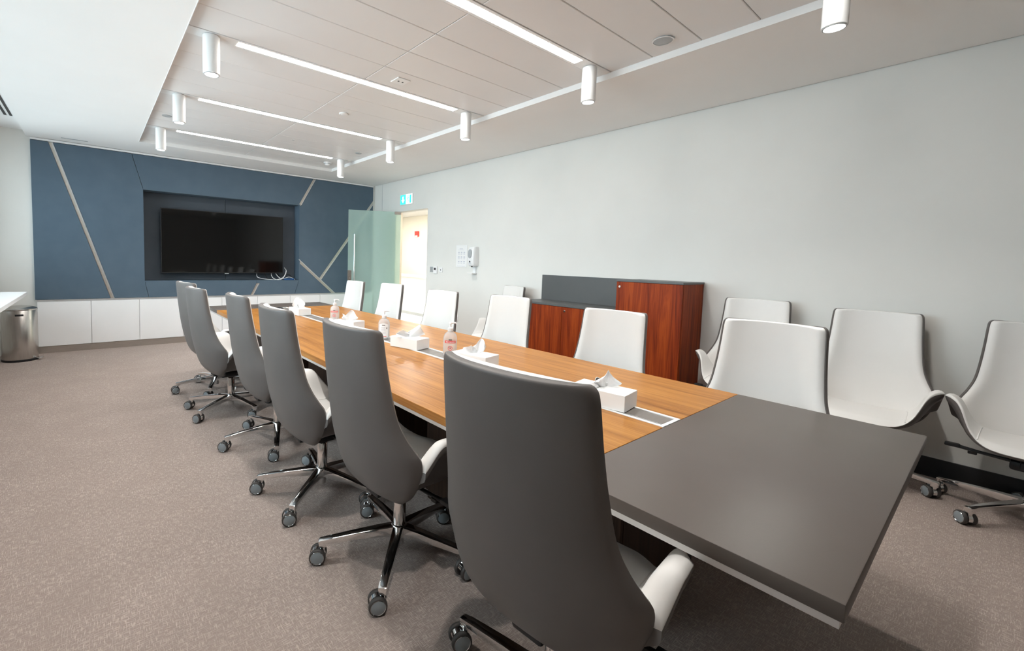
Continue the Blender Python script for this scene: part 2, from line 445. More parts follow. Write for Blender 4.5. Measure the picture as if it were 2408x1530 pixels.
# slot in soffit above blue wall and air slots in bay
sl = MB().box(-.29, -.02, 7.50, 7.535, ZC - .0015, ZC + .001)
s_ = sl.build('air_slot', M['greyplastic']); tag(s_, 'short grey air slot in soffit above the blue panels', 'air vent')
ad = empty('slot_diffuser', (-.72, 5.4, ZBAY), 0, 'white linear diffuser with two dark air slots above window ledge', 'air vent')
MB().box(-.075, .075, -1.65, 1.68, -.006, 0).build('frame', M['white_metal'], ad)
for dx in (-.026, .022): MB().box(dx - .012, dx + .012, -1.6, 1.62, -.009, -.0055).build('slot', M['black'], ad)

# ---------------- blue panelling
def P(*pts): return list(pts)
def offset_poly(poly, d):
    """shrink a convex-ish polygon by d"""
    n = len(poly); area = sum(poly[i][0] * poly[(i + 1) % n][1] - poly[(i + 1) % n][0] * poly[i][1] for i in range(n))
    sgn = 1 if area > 0 else -1; out = []
    for i in range(n):
        p0, p1, p2 = Vector(poly[i - 1]), Vector(poly[i]), Vector(poly[(i + 1) % n])
        e1 = (p1 - p0).normalized(); e2 = (p2 - p1).normalized()
        n1 = Vector((-e1.y, e1.x)) * sgn; n2 = Vector((-e2.y, e2.x)) * sgn
        k = 1 + n1.dot(n2)
        out.append(tuple(p1 + (n1 + n2) * (d / max(k, .25))))
    return out
BX0, BX1, BZ0, BZ1 = -.605, 4.392, .712, 2.772
root = empty('blue_wall_panelling', ((BX0 + BX1) / 2, YF, BZ0), 0, 'slate blue fabric wall panels with slanting metal strips around the screen', 'wall panelling')
def bpart(name, poly, m, y0, y1, shrink=.003, parent=None):
    q = offset_poly(poly, shrink) if shrink else poly
    c = root.location
    return MB().prism([(x - c.x, z - c.z) for x, z in q], y0 - c.y, y1 - c.y).build(name, m, parent or root)
s1 = [(-.427, BZ1), (-.383, BZ1), (.235, BZ0), (.192, BZ0)]
s2 = [(3.165, BZ1), (3.212, BZ1), (2.946, 2.283), (2.897, 2.283)]
s3 = [(2.906, 1.335), (3.61, BZ0), (3.535, BZ0), (2.906, 1.27)]
s4a, s4b = (3.312, .975), (4.392, 2.468)       # axis of the strip rising to the right
YP = YF + .03
# polygons (x, z)
bpart('fabric_panel', [(BX0, BZ0), (.192, BZ0), (-.427, BZ1), (BX0, BZ1)], M['blue'], YF, YP)
bpart('fabric_panel', [(.235, BZ0), (.645, BZ0), (RX0 + .003, RZ0), (RX0, RZ1), (.466, BZ1), (-.383, BZ1)], M['blue'], YF, YP)
bpart('fabric_panel', [(RX0, RZ1), (2.897, RZ1), (3.165, BZ1), (.466, BZ1)], M['blue'], YF, YP)
# lower panel is split by the short strip
bpart('fabric_panel', [(.645, BZ0), (2.085, BZ0), (2.180, .905), (2.180, RZ0), (RX0, RZ0)], M['blue'], YF, YP)
bpart('fabric_panel', [(2.131, BZ0), (2.832, BZ0), (RX1, RZ0), (2.180, RZ0), (2.180, .905), (2.228, .905)], M['blue'], YF, YP, .002)
d4 = Vector((s4b[0] - s4a[0], s4b[1] - s4a[1])).normalized(); n4 = Vector((-d4.y, d4.x)) * .024
t4 = Vector(s4a)
up4 = [t4 + n4, Vector(s4b) + n4]; lo4 = [t4 - n4, Vector(s4b) - n4]
def on_line(x, p, q): return p.y + (q.y - p.y) * (x - p.x) / (q.x - p.x)
s3n = Vector((s3[1][0] - s3[0][0], s3[1][1] - s3[0][1])).normalized()
def s3top(x): return 1.335 + (x - 2.906) * (BZ0 - 1.335) / (3.61 - 2.906)
# meeting points of strip4 edges with strip3 top edge
def meet(p, d):
    k = (BZ0 - 1.335) / (3.61 - 2.906)
    t = (1.335 + (p.x - 2.906) * k - p.y) / (d.y - k * d.x)
    return p + d * t
mu, ml = meet(up4[0], d4), meet(lo4[0], d4)
zu, zl = on_line(BX1, up4[0], up4[1]), on_line(BX1, lo4[0], lo4[1])
bpart('fabric_panel', [(2.946, RZ1), (2.906, RZ1 - .02), (2.906, 1.335), tuple(mu), (BX1, zu), (BX1, BZ1), (3.212, BZ1)], M['blue'], YF, YP)
bpart('fabric_panel', [tuple(ml), (3.61, BZ0), (BX1, BZ0), (BX1, zl)], M['blue'], YF, YP)
bpart('fabric_panel', [(2.906, 1.27), (2.906, RZ0), (2.832, BZ0), (3.535, BZ0)], M['blue'], YF, YP)
for poly in (s1, s2, s3, [tuple(mu), (BX1, zu), (BX1, zl), tuple(ml)], [(2.085, BZ0), (2.131, BZ0), (2.228, .905), (2.180, .905)]):
    o = bpart('metal_strip', poly, M['brass'], YF + .012, YP - .002, .002)
# raised lip on one side of each strip
    a, b, c_, d_ = [Vector(p) for p in poly]
    k = .30
    if poly is s1 or poly is s2: q = [a.lerp(b, 1 - k), b, c_, d_.lerp(c_, 1 - k)]
    elif poly is s3: q = [a, b, b.lerp(c_, k), a.lerp(d_, k)]
    elif len(poly) == 4 and poly[0] == (2.085, BZ0): q = [a.lerp(b, 1 - k), b, c_, d_.lerp(c_, 1 - k)]
    else: q = [a.lerp(d_, 1 - k), b.lerp(c_, 1 - k), c_, d_]
    cc = root.location
    MB().prism([(p[0] - cc.x, p[1] - cc.z) for p in q], YF + .002 - cc.y, YF + .0118 - cc.y).build('strip_lip', M['alu'], o)
# recess lining
YR = 7.97
lin = MB(); c = root.location
def bxr(mb, x0, x1, y0, y1, z0, z1, b=0): return mb.box(x0 - c.x, x1 - c.x, y0 - c.y, y1 - c.y, z0 - c.z, z1 - c.z, b)
bxr(lin, RX0 - .018, RX0, YF + .003, YR, RZ0 - .018, RZ1 + .018); bxr(lin, RX1, RX1 + .018, YF + .003, YR, RZ0 - .018, RZ1 + .018)
bxr(lin, RX0, RX1, YF + .003, YR, RZ0 - .018, RZ0); bxr(lin, RX0, RX1, YF + .003, YR, RZ1, RZ1 + .018)
lin.build('recess_lining', M['blue'], root)
xm = 1.745
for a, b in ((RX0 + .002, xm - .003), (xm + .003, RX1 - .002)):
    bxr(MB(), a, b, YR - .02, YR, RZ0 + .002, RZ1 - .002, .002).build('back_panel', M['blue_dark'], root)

# ---------------- white cupboards below
CW = .5555; cx0 = -.585
for k in range(9):
    x0 = cx0 + k * CW; x1 = x0 + CW
    if x1 > 4.42: x1 = 4.415
    ordn = ['next to the waste bin', 'second from the waste bin', 'third from the waste bin', 'fourth from the waste bin', 'fifth from the waste bin', 'sixth from the waste bin', 'seventh from the waste bin', 'eighth from the waste bin', 'in the corner behind the glass door'][k]
    cu = empty('low_cupboard', ((x0 + x1) / 2, YF, 0), 0, 'white handleless low cupboard below blue panels, ' + ordn, 'cupboard', 'white low cupboards under the blue panels')
    w = (x1 - x0) / 2
    MB().box(-w, w, .010, .03, .09, .712).build('body', M['white'], cu)
    MB().box(-w + .0025, w - .0025, -.010, .008, .094, .684, .0015).build('door', M['white'], cu)
    MB().box(-w, w, .0, .0095, .687, .709).build('grip_channel', M['alu'], cu)
    MB().box(-w, w, .004, .028, 0.0, .089).build('plinth', M['toekick'], cu)

# ---------------- corridor beyond the door
CYH = 12.5
struct('floor_corridor', MB().box(XR + .16, 9.2, 3.4, CYH, -.06, 0), M['tilefloor'], 'pale stone floor of the corridor')
struct('ceiling_corridor', MB().box(XR + .15, 9.2, 3.4, CYH, 2.62, 2.75), M['ceil'], 'white corridor ceiling')
cwl = MB().box(7.3, 7.45, 3.4, CYH, 0, 2.75).box(XR + .15, 7.3, CYH - .1, CYH, 0, 2.75).box(XR + .15, 7.3, 3.3, 3.4, 0, 2.75).box(XR, XR + .15, YB + .1, CYH, 0, 2.75)
struct('wall_corridor', cwl, M['cream_wall'], 'cream corridor wall seen through the doorway')
lampc = []
for cyy in (6.2, 8.2, 10.2):
    cl = empty('corridor_light', (5.7, cyy, 2.62), 0, 'square white corridor ceiling light ' + {6.2: 'just outside the doorway', 8.2: 'above the white counter middle', 10.2: 'near the red fire alarm box'}[cyy], 'ceiling light', 'corridor ceiling lights')
    MB().box(-.32, .32, -.32, .32, -.012, 0).build('frame', M['white_metal'], cl)
    MB().box(-.28, .28, -.28, .28, -.016, -.011).build('diffuser', M['corrlamp'], cl)
co = empty('corridor_counter', (6.62, 9.0, 0), 0, 'white low counter along the corridor wall', 'counter')
MB().box(-.29, .29, -2.2, 2.2, 0.0, .95, .004).build('body', M['white'], co)
MB().box(-.32, .30, -2.22, 2.22, .95, .985, .004).build('top', M['white'], co)
MB().box(-.295, -.288, -2.2, 2.2, .0, .07).build('plinth', M['greyplastic'], co)
cp = empty('fire_call_point', (7.3, 10.28, 2.02), 0, 'small red fire alarm box on corridor wall', 'fire alarm')
MB().box(-.05, 0, -.085, .085, .02, .17, .006).build('body', M['red'], cp)
MB().box(-.054, -.0495, -.06, .06, .0, .05, .002).build('label_plate', M['label'], cp)
hk = empty('wall_bracket', (7.3, 11.5, 2.30), 0, 'small wooden bracket on corridor wall', 'bracket')
MB().tube(spline([(0, 0, 0), (-.05, -.05, -.02), (-.12, -.12, .06)], 8), .02, 8).build('arm', M['jamb'], hk)
MB().box(-.015, 0, -.07, .07, -.08, .10, .004).build('plate', M['jamb'], hk)

# door frame and glass leaf
dr = empty('door_1', (XR, 6.80, 0)); tag(dr, 'open frosted green glass door with steel pull bar', 'door', None, 'structure')
MB().box(.0, .15, DY1 - 6.80 - .022, DY1 - 6.80, 0, DZ).build('jamb', M['jamb'], dr)
ang = math.atan2(7.19 - 6.80, 3.575 - XR)
DW = .935
Mx = Matrix.Rotation(ang, 4, 'Z')
off = Matrix.Translation((.0, .0, 0))
MM = off @ Mx
g = MB().box(.0, DW, -.006, .006, .012, DZ - .012, .002, MM).build('glass_leaf', M['doorglass'], dr)
MB().box(-.004, .115, -.012, .012, DZ - .06, DZ - .006, .002, MM).build('patch_fitting', M['steel'], dr)
MB().box(-.004, .115, -.012, .012, .006, .06, .002, MM).build('patch_fitting', M['steel'], dr)
lk = MB().box(DW - .062, DW + .004, -.014, .014, .98, 1.16, .002, MM).build('lock_case', M['steel'], dr)
kc = MB(); 
for sg in (-1, 1):
    kc.lathe([(.0, 0), (.012, 0), (.012, .006), (0, .006)], 12, MM @ Matrix.Translation((DW - .03, sg * .014 - (.006 if sg < 0 else 0), 1.02)) @ Matrix.Rotation(R(-90) if sg > 0 else R(90), 4, 'X') @ Matrix.Translation((0, 0, 0)))
kc.build('lock_cylinder', M['chrome'], lk)
for sg in (-1, 1):
    h = MB().tube([MM @ Vector((DW - .11, sg * .055, .55)), MM @ Vector((DW - .11, sg * .055, 1.80))], .013, 12)
    for zz in (.62, 1.73): h.tube([MM @ Vector((DW - .11, sg * .006, zz)), MM @ Vector((DW - .11, sg * .055, zz))], .009, 10)
    h.build('pull_bar', M['chrome'], dr)

# ================================================================== LIGHTS IN THE CEILING
ordl = {4: 'first', 3: 'second', 2: 'third', 1: 'fourth', 0: 'fifth'}
SX0, SX1 = .835, 2.845
CXS = (.668, 2.992)
def downlight_meshes():
    r = .053; d = {}
    d['body'] = MB().lathe([(r - .006, -.255), (r, -.252), (r, -.006), (r - .001, -.004), (r - .012, -.004)], 32, cap=False).mesh('body', M['white_metal'])
    d['mount'] = MB().lathe([(r - .006, -.005), (r - .006, 0), (0, 0)], 24).mesh('mounting_ring', M['greyplastic'])
    d['trim'] = MB().lathe([(r - .004, -.250), (r - .004, -.257), (r - .010, -.258), (r - .012, -.246)], 32, cap=False).mesh('trim_ring', M['greyplastic'])
    d['lens'] = MB().lathe([(0, -.250), (r - .0115, -.250), (r - .0115, -.246), (0, -.246)], 28).mesh('lens', M['lens'])
    return d
DL = downlight_meshes()
for i, y in enumerate(STRIP_Y):
    t = empty('linear_light', (JX, y, ZP), 0, 'glowing white linear ceiling light, %s from the blue panelled wall' % ordl[i], 'ceiling light', 'linear ceiling lights')
    ch = MB(); ch.box(LX0 - JX + .003, LX1 - JX - .006, -BAND + .002, -.034, -.003, .016).box(LX0 - JX + .003, LX1 - JX - .006, .034, BAND - .002, -.003, .016)
    ch.box(LX0 - JX + .003, SX0 - JX, -.034, .034, -.003, .016).box(SX1 - JX, LX1 - JX - .006, -.034, .034, -.003, .016)
    ch.build('channel', M['white_metal'], t)
    MB().box(SX0 - JX, SX1 - JX, -.0335, .0335, -.004, .012).build('diffuser', M['glow'], t)
    for sx, x in enumerate(CXS):
        side = 'window side' if sx == 0 else 'door wall side'
        t = empty('cylinder_downlight', (x, y, ZP - .003), 0, 'white cylinder downlight, %s, at the %s linear light from blue wall' % (side, ordl[i]), 'downlight', 'cylinder downlights')
        for nm, k in (('body', 'body'), ('mounting_ring', 'mount'), ('trim_ring', 'trim'), ('lens', 'lens')): link(nm, DL[k], t)
        ld = bpy.data.lights.new('downlight_beam', 'SPOT'); ld.energy = SPOT_POWER; ld.spot_size = R(120); ld.spot_blend = 0.8; ld.shadow_soft_size = .04; ld.color = (1, .97, .93)
        lo = bpy.data.objects.new('downlight_beam', ld); col.objects.link(lo); lo.parent = t; lo.location = (0, 0, -.264)

# small ceiling items
def disc(name, loc, r, h, m, label, cat, prof=None):
    t = empty(name, loc, 0, label, cat)
    MB().lathe(prof or [(r * .85, -h), (r, -h * .6), (r, 0), (0, 0)], 24).build('body', m, t)
    return t
t = disc('ceiling_speaker', (2.99, 1.48, ZP), .062, .008, M['greyplastic'], 'flat round speaker cover in ceiling panel near the recess edge', 'speaker'); MB().lathe([(.058, -.0095), (.066, -.0085), (.066, -.007), (.058, -.007)], 28, cap=False).build('rim', M['white_metal'], t)
t = empty('ceiling_sensor', (2.056, 3.194, ZP), 0, 'square white sensor plate with two dark dots in ceiling', 'sensor')
MB().box(-.06, .06, -.06, .06, -.008, 0, .002).build('plate', M['white_metal'], t)
for dx in (-.02, .02): MB().lathe([(.008, -.0095), (.008, -.0075), (0, -.0075)], 12, Matrix.Translation((dx, 0, 0))).build('sensor_dot', M['black'], t)
t = disc('round_sensor', (2.072, 4.287, ZP), .045, .012, M['white_metal'], 'flat round white detector in ceiling panel by the middle lights', 'sensor'); MB().lathe([(.02, -.016), (.026, -.0115), (0, -.0115)], 20).build('dome', M['plastic'], t)
for p, lb in (((.664, 5.675, ZP), 'small dark recessed spotlight in ceiling on the window side'), ((2.994, 5.705, ZP), 'small dark recessed spotlight in ceiling on the door side')):
    t = empty('recessed_spotlight', p, 0, lb, 'spotlight')
    MB().lathe([(.030, -.004), (.044, -.005), (.046, 0), (.03, 0)], 24).build('ring', M['greyplastic'], t)
    MB().lathe([(0, -.0035), (.031, -.0035), (.031, -.001), (0, -.001)], 24).build('lamp', M['black'], t)
t = empty('smoke_detector', (2.93, 6.60, ZP), 0, 'white domed smoke detector at ceiling corner near the door', 'smoke detector')
MB().lathe([(.055, -.012), (.06, -.006), (.06, 0), (0, 0)], 28).build('base', M['plastic'], t)
MB().lathe([(0, -.045), (.03, -.043), (.042, -.034), (.046, -.014), (0, -.012)], 28).build('dome', M['plastic'], t)
MB().lathe([(.0465, -.030), (.0475, -.028), (.0475, -.022), (.0465, -.020)], 28, cap=False).build('vent_ring', M['greyplastic'], t)
t = disc('round_sensor', (2.051, 5.67, ZP), .014, .004, M['greyplastic'], 'tiny grey sprinkler dot in ceiling panel near blue wall', 'sensor')

# ================================================================== TELEVISION AND CABLES
tv = empty('television', (1.735, 7.82, 1.07), 0, 'large black flat television hung in the blue wall recess', 'television')
TW, TH = .918, .982
MB().box(-TW, TW, 0, .035, 0, TH, .003).build('bezel', M['black'], tv)
MB().box(-TW + .010, TW - .010, -.0022, -.0002, .016, TH - .010).build('screen', M['tvglass'], tv)
MB().box(-.5, .5, .035, .075, .2, .8).build('rear_housing', M['black'], tv)
MB().box(-.3, .3, .075, .13, .3, .7).build('wall_bracket', M['black'], tv)
MB().box(-.03, .03, -.004, .012, -.012, 0, .002).build('sensor_foot', M['greyplastic'], tv)
def cable(name, pts, r, m, label):
    o = MB().tube(spline(pts, 40), r, 8).build(name, m); tag(o, label, 'cable'); return o
zb = RZ0 + .006
cable('cable', [(2.235, 7.89, 1.13), (2.225, 7.87, 1.02), (2.28, 7.85, .985), (2.40, 7.845, zb + .004), (2.55, 7.845, zb), (2.66, 7.85, .995), (2.71, 7.865, 1.06), (2.73, 7.88, 1.12)], .005, M['plastic'], 'long white cable loop hanging below the television')
cable('cable', [(2.47, 7.88, 1.13), (2.465, 7.85, 1.03), (2.50, 7.80, .975), (2.57, 7.785, zb), (2.64, 7.79, .985), (2.69, 7.80, 1.05), (2.705, 7.80, 1.12), (2.695, 7.87, 1.17)], .005, M['plastic'], 'white cable curving up past the television corner')
cable('cable', [(2.535, 7.88, 1.12), (2.55, 7.86, 1.05), (2.61, 7.83, .985), (2.68, 7.82, .985), (2.75, 7.82, 1.005), (2.81, 7.82, .995), (2.86, 7.82, zb)], .005, M['plastic'], 'white cable running over the blue adapter')
cable('cable', [(2.36, 7.90, 1.13), (2.37, 7.89, 1.03), (2.41, 7.88, .98), (2.46, 7.87, zb + .002)], .0065, M['black'], 'black cable dropping from the television underside')
cable('cable', [(2.56, 7.90, 1.12), (2.62, 7.90, 1.02), (2.70, 7.90, 1.045), (2.78, 7.90, 1.05), (2.84, 7.89, 1.0), (2.87, 7.87, zb + .002)], .0065, M['black'], 'black cable arching behind the blue adapter')
t = empty('power_adapter', (2.75, 7.79, RZ0), R(4), 'flat blue adapter box lying in the screen recess', 'adapter')
MB().box(-.085, .085, -.03, .03, 0, .028, .006).build('case', M['bluebox'], t); MB().box(.085, .105, -.012, .012, .006, .02, .002).build('plug', M['plastic'], t)

# ================================================================== CONFERENCE TABLE
TX0, TX1, TY0, TY1, TS, TS2, TT = 1.097, 2.526, .137, 5.914, .770, 5.430, .74
KX0, KX1 = 1.741, 1.889
tb = empty('conference_table', (1.81, 3.02, 0), 0, 'long conference table with wood veneer top and grey leather ends', 'table')
c0 = tb.location
def tbox(name, x0, x1, y0, y1, z0, z1, m, bev=0, parent=None, seg=1):
    return MB().box(x0 - c0.x, x1 - c0.x, y0 - c0.y, y1 - c0.y, z0, z1, bev, None, seg).build(name, m, parent or tb)
TH0 = .702
tbox('end_section', TX0, TX1, TY0, TS - .001, TH0, TT, M['tablegrey'], .003, seg=2)
tbox('end_section', TX0, TX1, TS2 + .001, TY1, TH0, TT, M['tablegrey'], .003, seg=2)
ym = 2.18; ym2 = 3.75
for a, b in ((TS, ym), (ym, ym2), (ym2, TS2)):
    tbox('wood_section', TX0, KX0 - .003, a + .0008, b - .0008, TH0, TT - .0005, M['tablewood'], .0012)
    tbox('wood_section', KX1 + .003, TX1, a + .0008, b - .0008, TH0, TT - .0005, M['tablewood'], .0012)
ar = MB()
def lb(mb, x0, x1, y0, y1, z0, z1): return mb.box(x0 - c0.x, x1 - c0.x, y0 - c0.y, y1 - c0.y, z0, z1)
i_ = .008
lb(ar, TX0 + i_, TX0 + i_ + .03, TY0 + i_, TY1 - i_, .683, TH0); lb(ar, TX1 - i_ - .03, TX1 - i_, TY0 + i_, TY1 - i_, .683, TH0)
lb(ar, TX0 + i_ + .03, TX1 - i_ - .03, TY0 + i_, TY0 + i_ + .03, .683, TH0); lb(ar, TX0 + i_ + .03, TX1 - i_ - .03, TY1 - i_ - .03, TY1 - i_, .683, TH0)
ar.build('edge_profile', M['alu'], tb)
lbd = MB(); lb(lbd, TX0 + .04, TX1 - .04, TY0 + .04, TY1 - .04, .69, .7018); lbd.build('underside', M['darkwood'], tb)
# cable tray along the middle
trf = MB()
lb(trf, KX0 - .002, KX0 + .014, TS + .001, TS2 - .001, .705, TT + .001); lb(trf, KX1 - .014, KX1 + .002, TS + .001, TS2 - .001, .705, TT + .001)
lb(trf, KX0 + .014, KX1 - .014, TS + .001, TS + .016, .705, TT + .001); lb(trf, KX0 + .014, KX1 - .014, TS2 - .016, TS2 - .001, .705, TT + .001)
trf.build('tray_frame', M['white_metal'], tb)
rl = MB()
for k in range(2): lb(rl, KX0 + .018 + k * .009, KX0 + .023 + k * .009, TS + .018, TS2 - .018, .712, TT - .001)
rl.build('tray_rail', M['alu'], tb)
ln = (TS2 - TS - .036) / 9
for k in range(9):
    a = TS + .018 + k * ln
    tbox('tray_flap', KX0 + .037, KX1 - .017, a + .0015, a + ln - .0015, .724, TT - .0015, M['flap'], .001)
tf = MB(); lb(tf, KX0 + .014, KX1 - .014, TS + .016, TS2 - .016, .705, .712); tf.build('tray_floor', M['black'], tb)
for a, b in ((.78, 1.95), (2.35, 3.70), (4.1, 5.27)):
    pd_ = MB(); lb(pd_, 1.50, 2.12, a, b, .0, .69)
    pd = pd_.build('pedestal', M['darkwood'], tb)
    for side in (0, 1):
        x0, x1 = (1.482, 1.4995) if side == 0 else (2.1205, 2.138)
        nn = 3; w = (b - a) / nn
        for k in range(nn):
            tbox('pedestal_panel', x0, x1, a + k * w + .002, a + (k + 1) * w - .002, .06, .685, M['darkwood'], .001, pd)

# ================================================================== CHAIRS
def grid_normals(G):
    nu, nv = len(G), len(G[0]); Nn = [[None] * nv for _ in range(nu)]
    for i in range(nu):
        for j in range(nv):
            du = G[min(i + 1, nu - 1)][j] - G[max(i - 1, 0)][j]
            dv = G[i][min(j + 1, nv - 1)] - G[i][max(j - 1, 0)]
            n_ = du.cross(dv)
            Nn[i][j] = n_.normalized() if n_.length > 1e-12 else Vector((1, 0, 0))
    return Nn

# backrest stations: z, x at the spine, half width, forward wrap at the edge
BST = [(.358, -.075, .085, .006), (.364, -.115, .150, .022), (.386, -.160, .210, .046), (.428, -.200, .256, .084), (.48, -.226, .283, .114), (.54, -.244, .301, .133), (.590, -.257, .305, .134),
       (.622, -.264, .293, .122), (.672, -.274, .270, .105), (.74, -.285, .249, .090), (.84, -.297, .237, .079), (.95, -.308, .229, .070), (1.05, -.316, .224, .064), (1.083, -.3185, .219, .061), (1.094, -.319, .207, .055)]
def spline4(pts, n):
    m = len(pts) - 1; out = []
    for k in range(n):
        t = k / (n - 1) * m; i = min(int(t), m - 1); f = t - i
        g = lambda q: pts[max(0, min(m, q))]
        p0, p1, p2, p3 = g(i - 1), g(i), g(i + 1), g(i + 2)
        out.append(tuple(0.5 * (2 * b + (c - a) * f + (2 * a - 5 * b + 4 * c - d) * f * f + (3 * b - a - 3 * c + d) * f ** 3) for a, b, c, d in zip(p0, p1, p2, p3)))
    return out
def make_back():
    nu, nv = 35, 61
    st = spline4(BST, nv); G = []
    for i in range(nu):
        s = -1 + 2 * i / (nu - 1); a = abs(s); row = []
        for (z, x, w, f) in st:
            row.append(Vector((x + f * (0.60 * a ** 2 + 0.40 * a ** 4), s * w, z)))
        G.append(row)
    Nn = grid_normals(G)
    # orient towards +x
    if Nn[nu // 2][nv // 2].x < 0: Nn = [[-n_ for n_ in r] for r in Nn]
    def prof(i, j):
        e = min(i, nu - 1 - i) / 3.0; t = min(nv - 1 - j, 3) / 3.0
        e = min(1, e); return math.sqrt(max(0, 1 - (1 - e) ** 2)) * math.sqrt(max(0, 1 - (1 - t) ** 2))
    out, mid, inn = [], [], []
    for i in range(nu):
        ro, rm, ri = [], [], []
        for j in range(nv):
            p, n_ = G[i][j], Nn[i][j]; q = prof(i, j)
            ro.append(p - n_ * (.008 + .014 * q)); rm.append(p + n_ * .004); ri.append(p + n_ * (.012 + .022 * q))
        out.append(ro); mid.append(rm); inn.append(ri)
    shell = MB().solid(mid, out).mesh('back_shell', M['taupe'], 60)
    # the pad: a little smaller than the shell so that the dark rim shows
    def shrink(GR, k):
        R2 = []
        for i in range(nu):
            R2.append([])
            for j in range(nv):
                p = GR[i][j]; c_ = GR[nu // 2][j]
                w = p.y; L_ = max(abs(GR[0][j].y), 1e-4)
                f = max(0.0, 1 - k / L_)
                ii = (nu - 1) / 2 + (i - (nu - 1) / 2) * f
                i0 = int(math.floor(ii)); i1 = min(i0 + 1, nu - 1); fr_ = ii - i0
                R2[-1].append(GR[i0][j].lerp(GR[i1][j], fr_))
        return R2
    j0 = 4
    inn2 = [r[j0:-1] for r in shrink(inn, .004)]; mid2 = [[p + Vector((.0008, 0, 0)) for p in r[j0:-1]] for r in shrink(mid, .004)]
    for G2 in (inn2, mid2):          # the pad stands a little above the shell along the top edge
        for r in G2:
            for q in range(6): r[-1 - q].z += .002 * (1 - q / 6)
    pad = MB().solid(inn2, mid2).mesh('back_pad', M['cream'], 60)
    return shell, pad

SEC = [(0, 0, .458), (.25, .10, .459), (.45, .178, .467), (.58, .220, .495), (.68, .244, .540), (.78, .264, .595), (.86, .286, .634), (.93, .312, .651), (1.0, .342, .652)]
SECO = [(0, 0, .372), (.25, .10, .376), (.45, .188, .398), (.58, .238, .440), (.68, .267, .492), (.78, .292, .542), (.86, .312, .576), (.93, .330, .594), (1.0, .342, .606)]
def make_seat():
    nv, nu = 65, 29
    def samp(S, v):
        for k in range(len(S) - 1):
            if v <= S[k + 1][0] + 1e-9: break
        return k, (v - S[k][0]) / (S[k + 1][0] - S[k][0])
    def ev(S, v):
        k, f = samp(S, v); g = lambda q: S[max(0, min(len(S) - 1, q))]
        p0, p1, p2, p3 = g(k - 1), g(k), g(k + 1), g(k + 2)
        if k == 0: p0 = (0, -p2[1], p2[2])
        return [0.5 * (2 * b + (c - a) * f + (2 * a - 5 * b + 4 * c - d) * f * f + (3 * b - a - 3 * c + d) * f ** 3) for a, b, c, d in zip(p0, p1, p2, p3)][1:]
    T_, Mi, O_ = [], [], []
    for i in range(nu):
        u = i / (nu - 1); rt, rm, ro = [], [], []
        for j in range(nv):
            v = -1 + 2 * j / (nv - 1); a = abs(v); sg = 1 if v >= 0 else -1
            xr = -.150 + .035 * sstep(.3, 1, a)
            xf = .290 - .235 * sstep(.22, 1.02, a) - .035 * sstep(.86, 1, a) ** 2
            x = xr + (xf - xr) * u
            ar_ = .50 + .50 * sstep(-.14, -.03, x)          # arms fall away to the rear corner
            y, z = ev(SEC, a); yo, zo = ev(SECO, a)
            z = .458 + (z - .458) * ar_; zo = .372 + (zo - .372) * ar_
            k = .88 + .12 * ar_; y *= k; yo *= k
            fe = sstep(.80, 1.0, u)
            wf = (1 - sstep(.35, .7, a))
            z -= .020 * fe * wf                                  # waterfall front edge
            th = 1 - .62 * sstep(.55, 1.0, u) * wf - .35 * sstep(.6, 1, u) * (1 - wf)
            zo2 = z + (zo - z) * th; yo2 = y + (yo - y) * th
            pt = Vector((x, sg * y, z)); po_ = Vector((x - .012 * fe, sg * yo2, zo2))
            rt.append(pt); ro.append(po_); rm.append(pt.lerp(po_, .34 + .08 * a * a))
        T_.append(rt); Mi.append(rm); O_.append(ro)
    # soften the pad edge
    for i in range(nu):
        for j in range(nv):
            e = min(i + 1.2, nu - 1 - i, 3) / 3.0; t = min(j, nv - 1 - j, 2) / 2.0
            q = math.sqrt(max(0, 1 - (1 - min(1, e)) ** 2)) * math.sqrt(max(0, 1 - (1 - t) ** 2))
            T_[i][j] = Mi[i][j].lerp(T_[i][j], .40 + .60 * q)
            O_[i][j] = Mi[i][j].lerp(O_[i][j], .60 + .40 * q)
    pad = MB().solid(T_, [[p + Vector((0, 0, .0006)) for p in r] for r in Mi]).mesh('seat_pad', M['cream'], 60)
    shell = MB().solid(Mi, O_).mesh('seat_shell', M['taupe'], 60)
    seams = []
    for sg in (1, -1):
        j = int((nv - 1) * (.5 + sg * .5 * .50))
        pts = [T_[i][j] + Vector((0, 0, .0008)) for i in range(6, nu - 1)]
        seams.append(MB().tube(pts, .0028, 6).mesh('arm_seam', M['cream'], 60))
    return pad, shell, seams

CH = {}
CH['back_shell'], CH['back_pad'] = make_back()
CH['seat_pad'], CH['seat_shell'], CH['seams'] = make_seat()
mm = MB().box(-.10, .12, -.085, .085, .318, .368, .012, None, 2).box(-.155, -.08, -.05, .05, .330, .362, .010, None, 2).box(.10, .19, -.05, .05, .345, .385, .010, None, 2)
CH['mechanism'] = mm.mesh('mechanism', M['black'])
lv = MB().tube([(.03, -.08, .345), (.03, -.20, .352), (.03, -.30, .362)], [.009, .009, .011], 10).box(.014, .05, -.325, -.265, .352, .372, .005, None, 2).box(.018, .044, -.235, -.20, .332, .352, .003)
CH['lever'] = lv.mesh('tilt_lever', M['black'])
CH['column'] = MB().lathe([(.021, .045), (.023, .047), (.023, .11), (.027, .118), (.029, .145), (.0285, .285), (.026, .290), (0, .290)], 24).mesh('gas_column', M['chrome'])
CH['gaiter'] = MB().lathe([(.020, .245), (.022, .292), (.022, .315), (.030, .318), (.030, .325), (0, .325)], 20).mesh('column_collar', M['black'])
CH['hub'] = MB().lathe([(.030, .088), (.040, .095), (.043, .125), (.036, .142), (.030, .146)], 24).mesh('base_hub', M['chrome'])
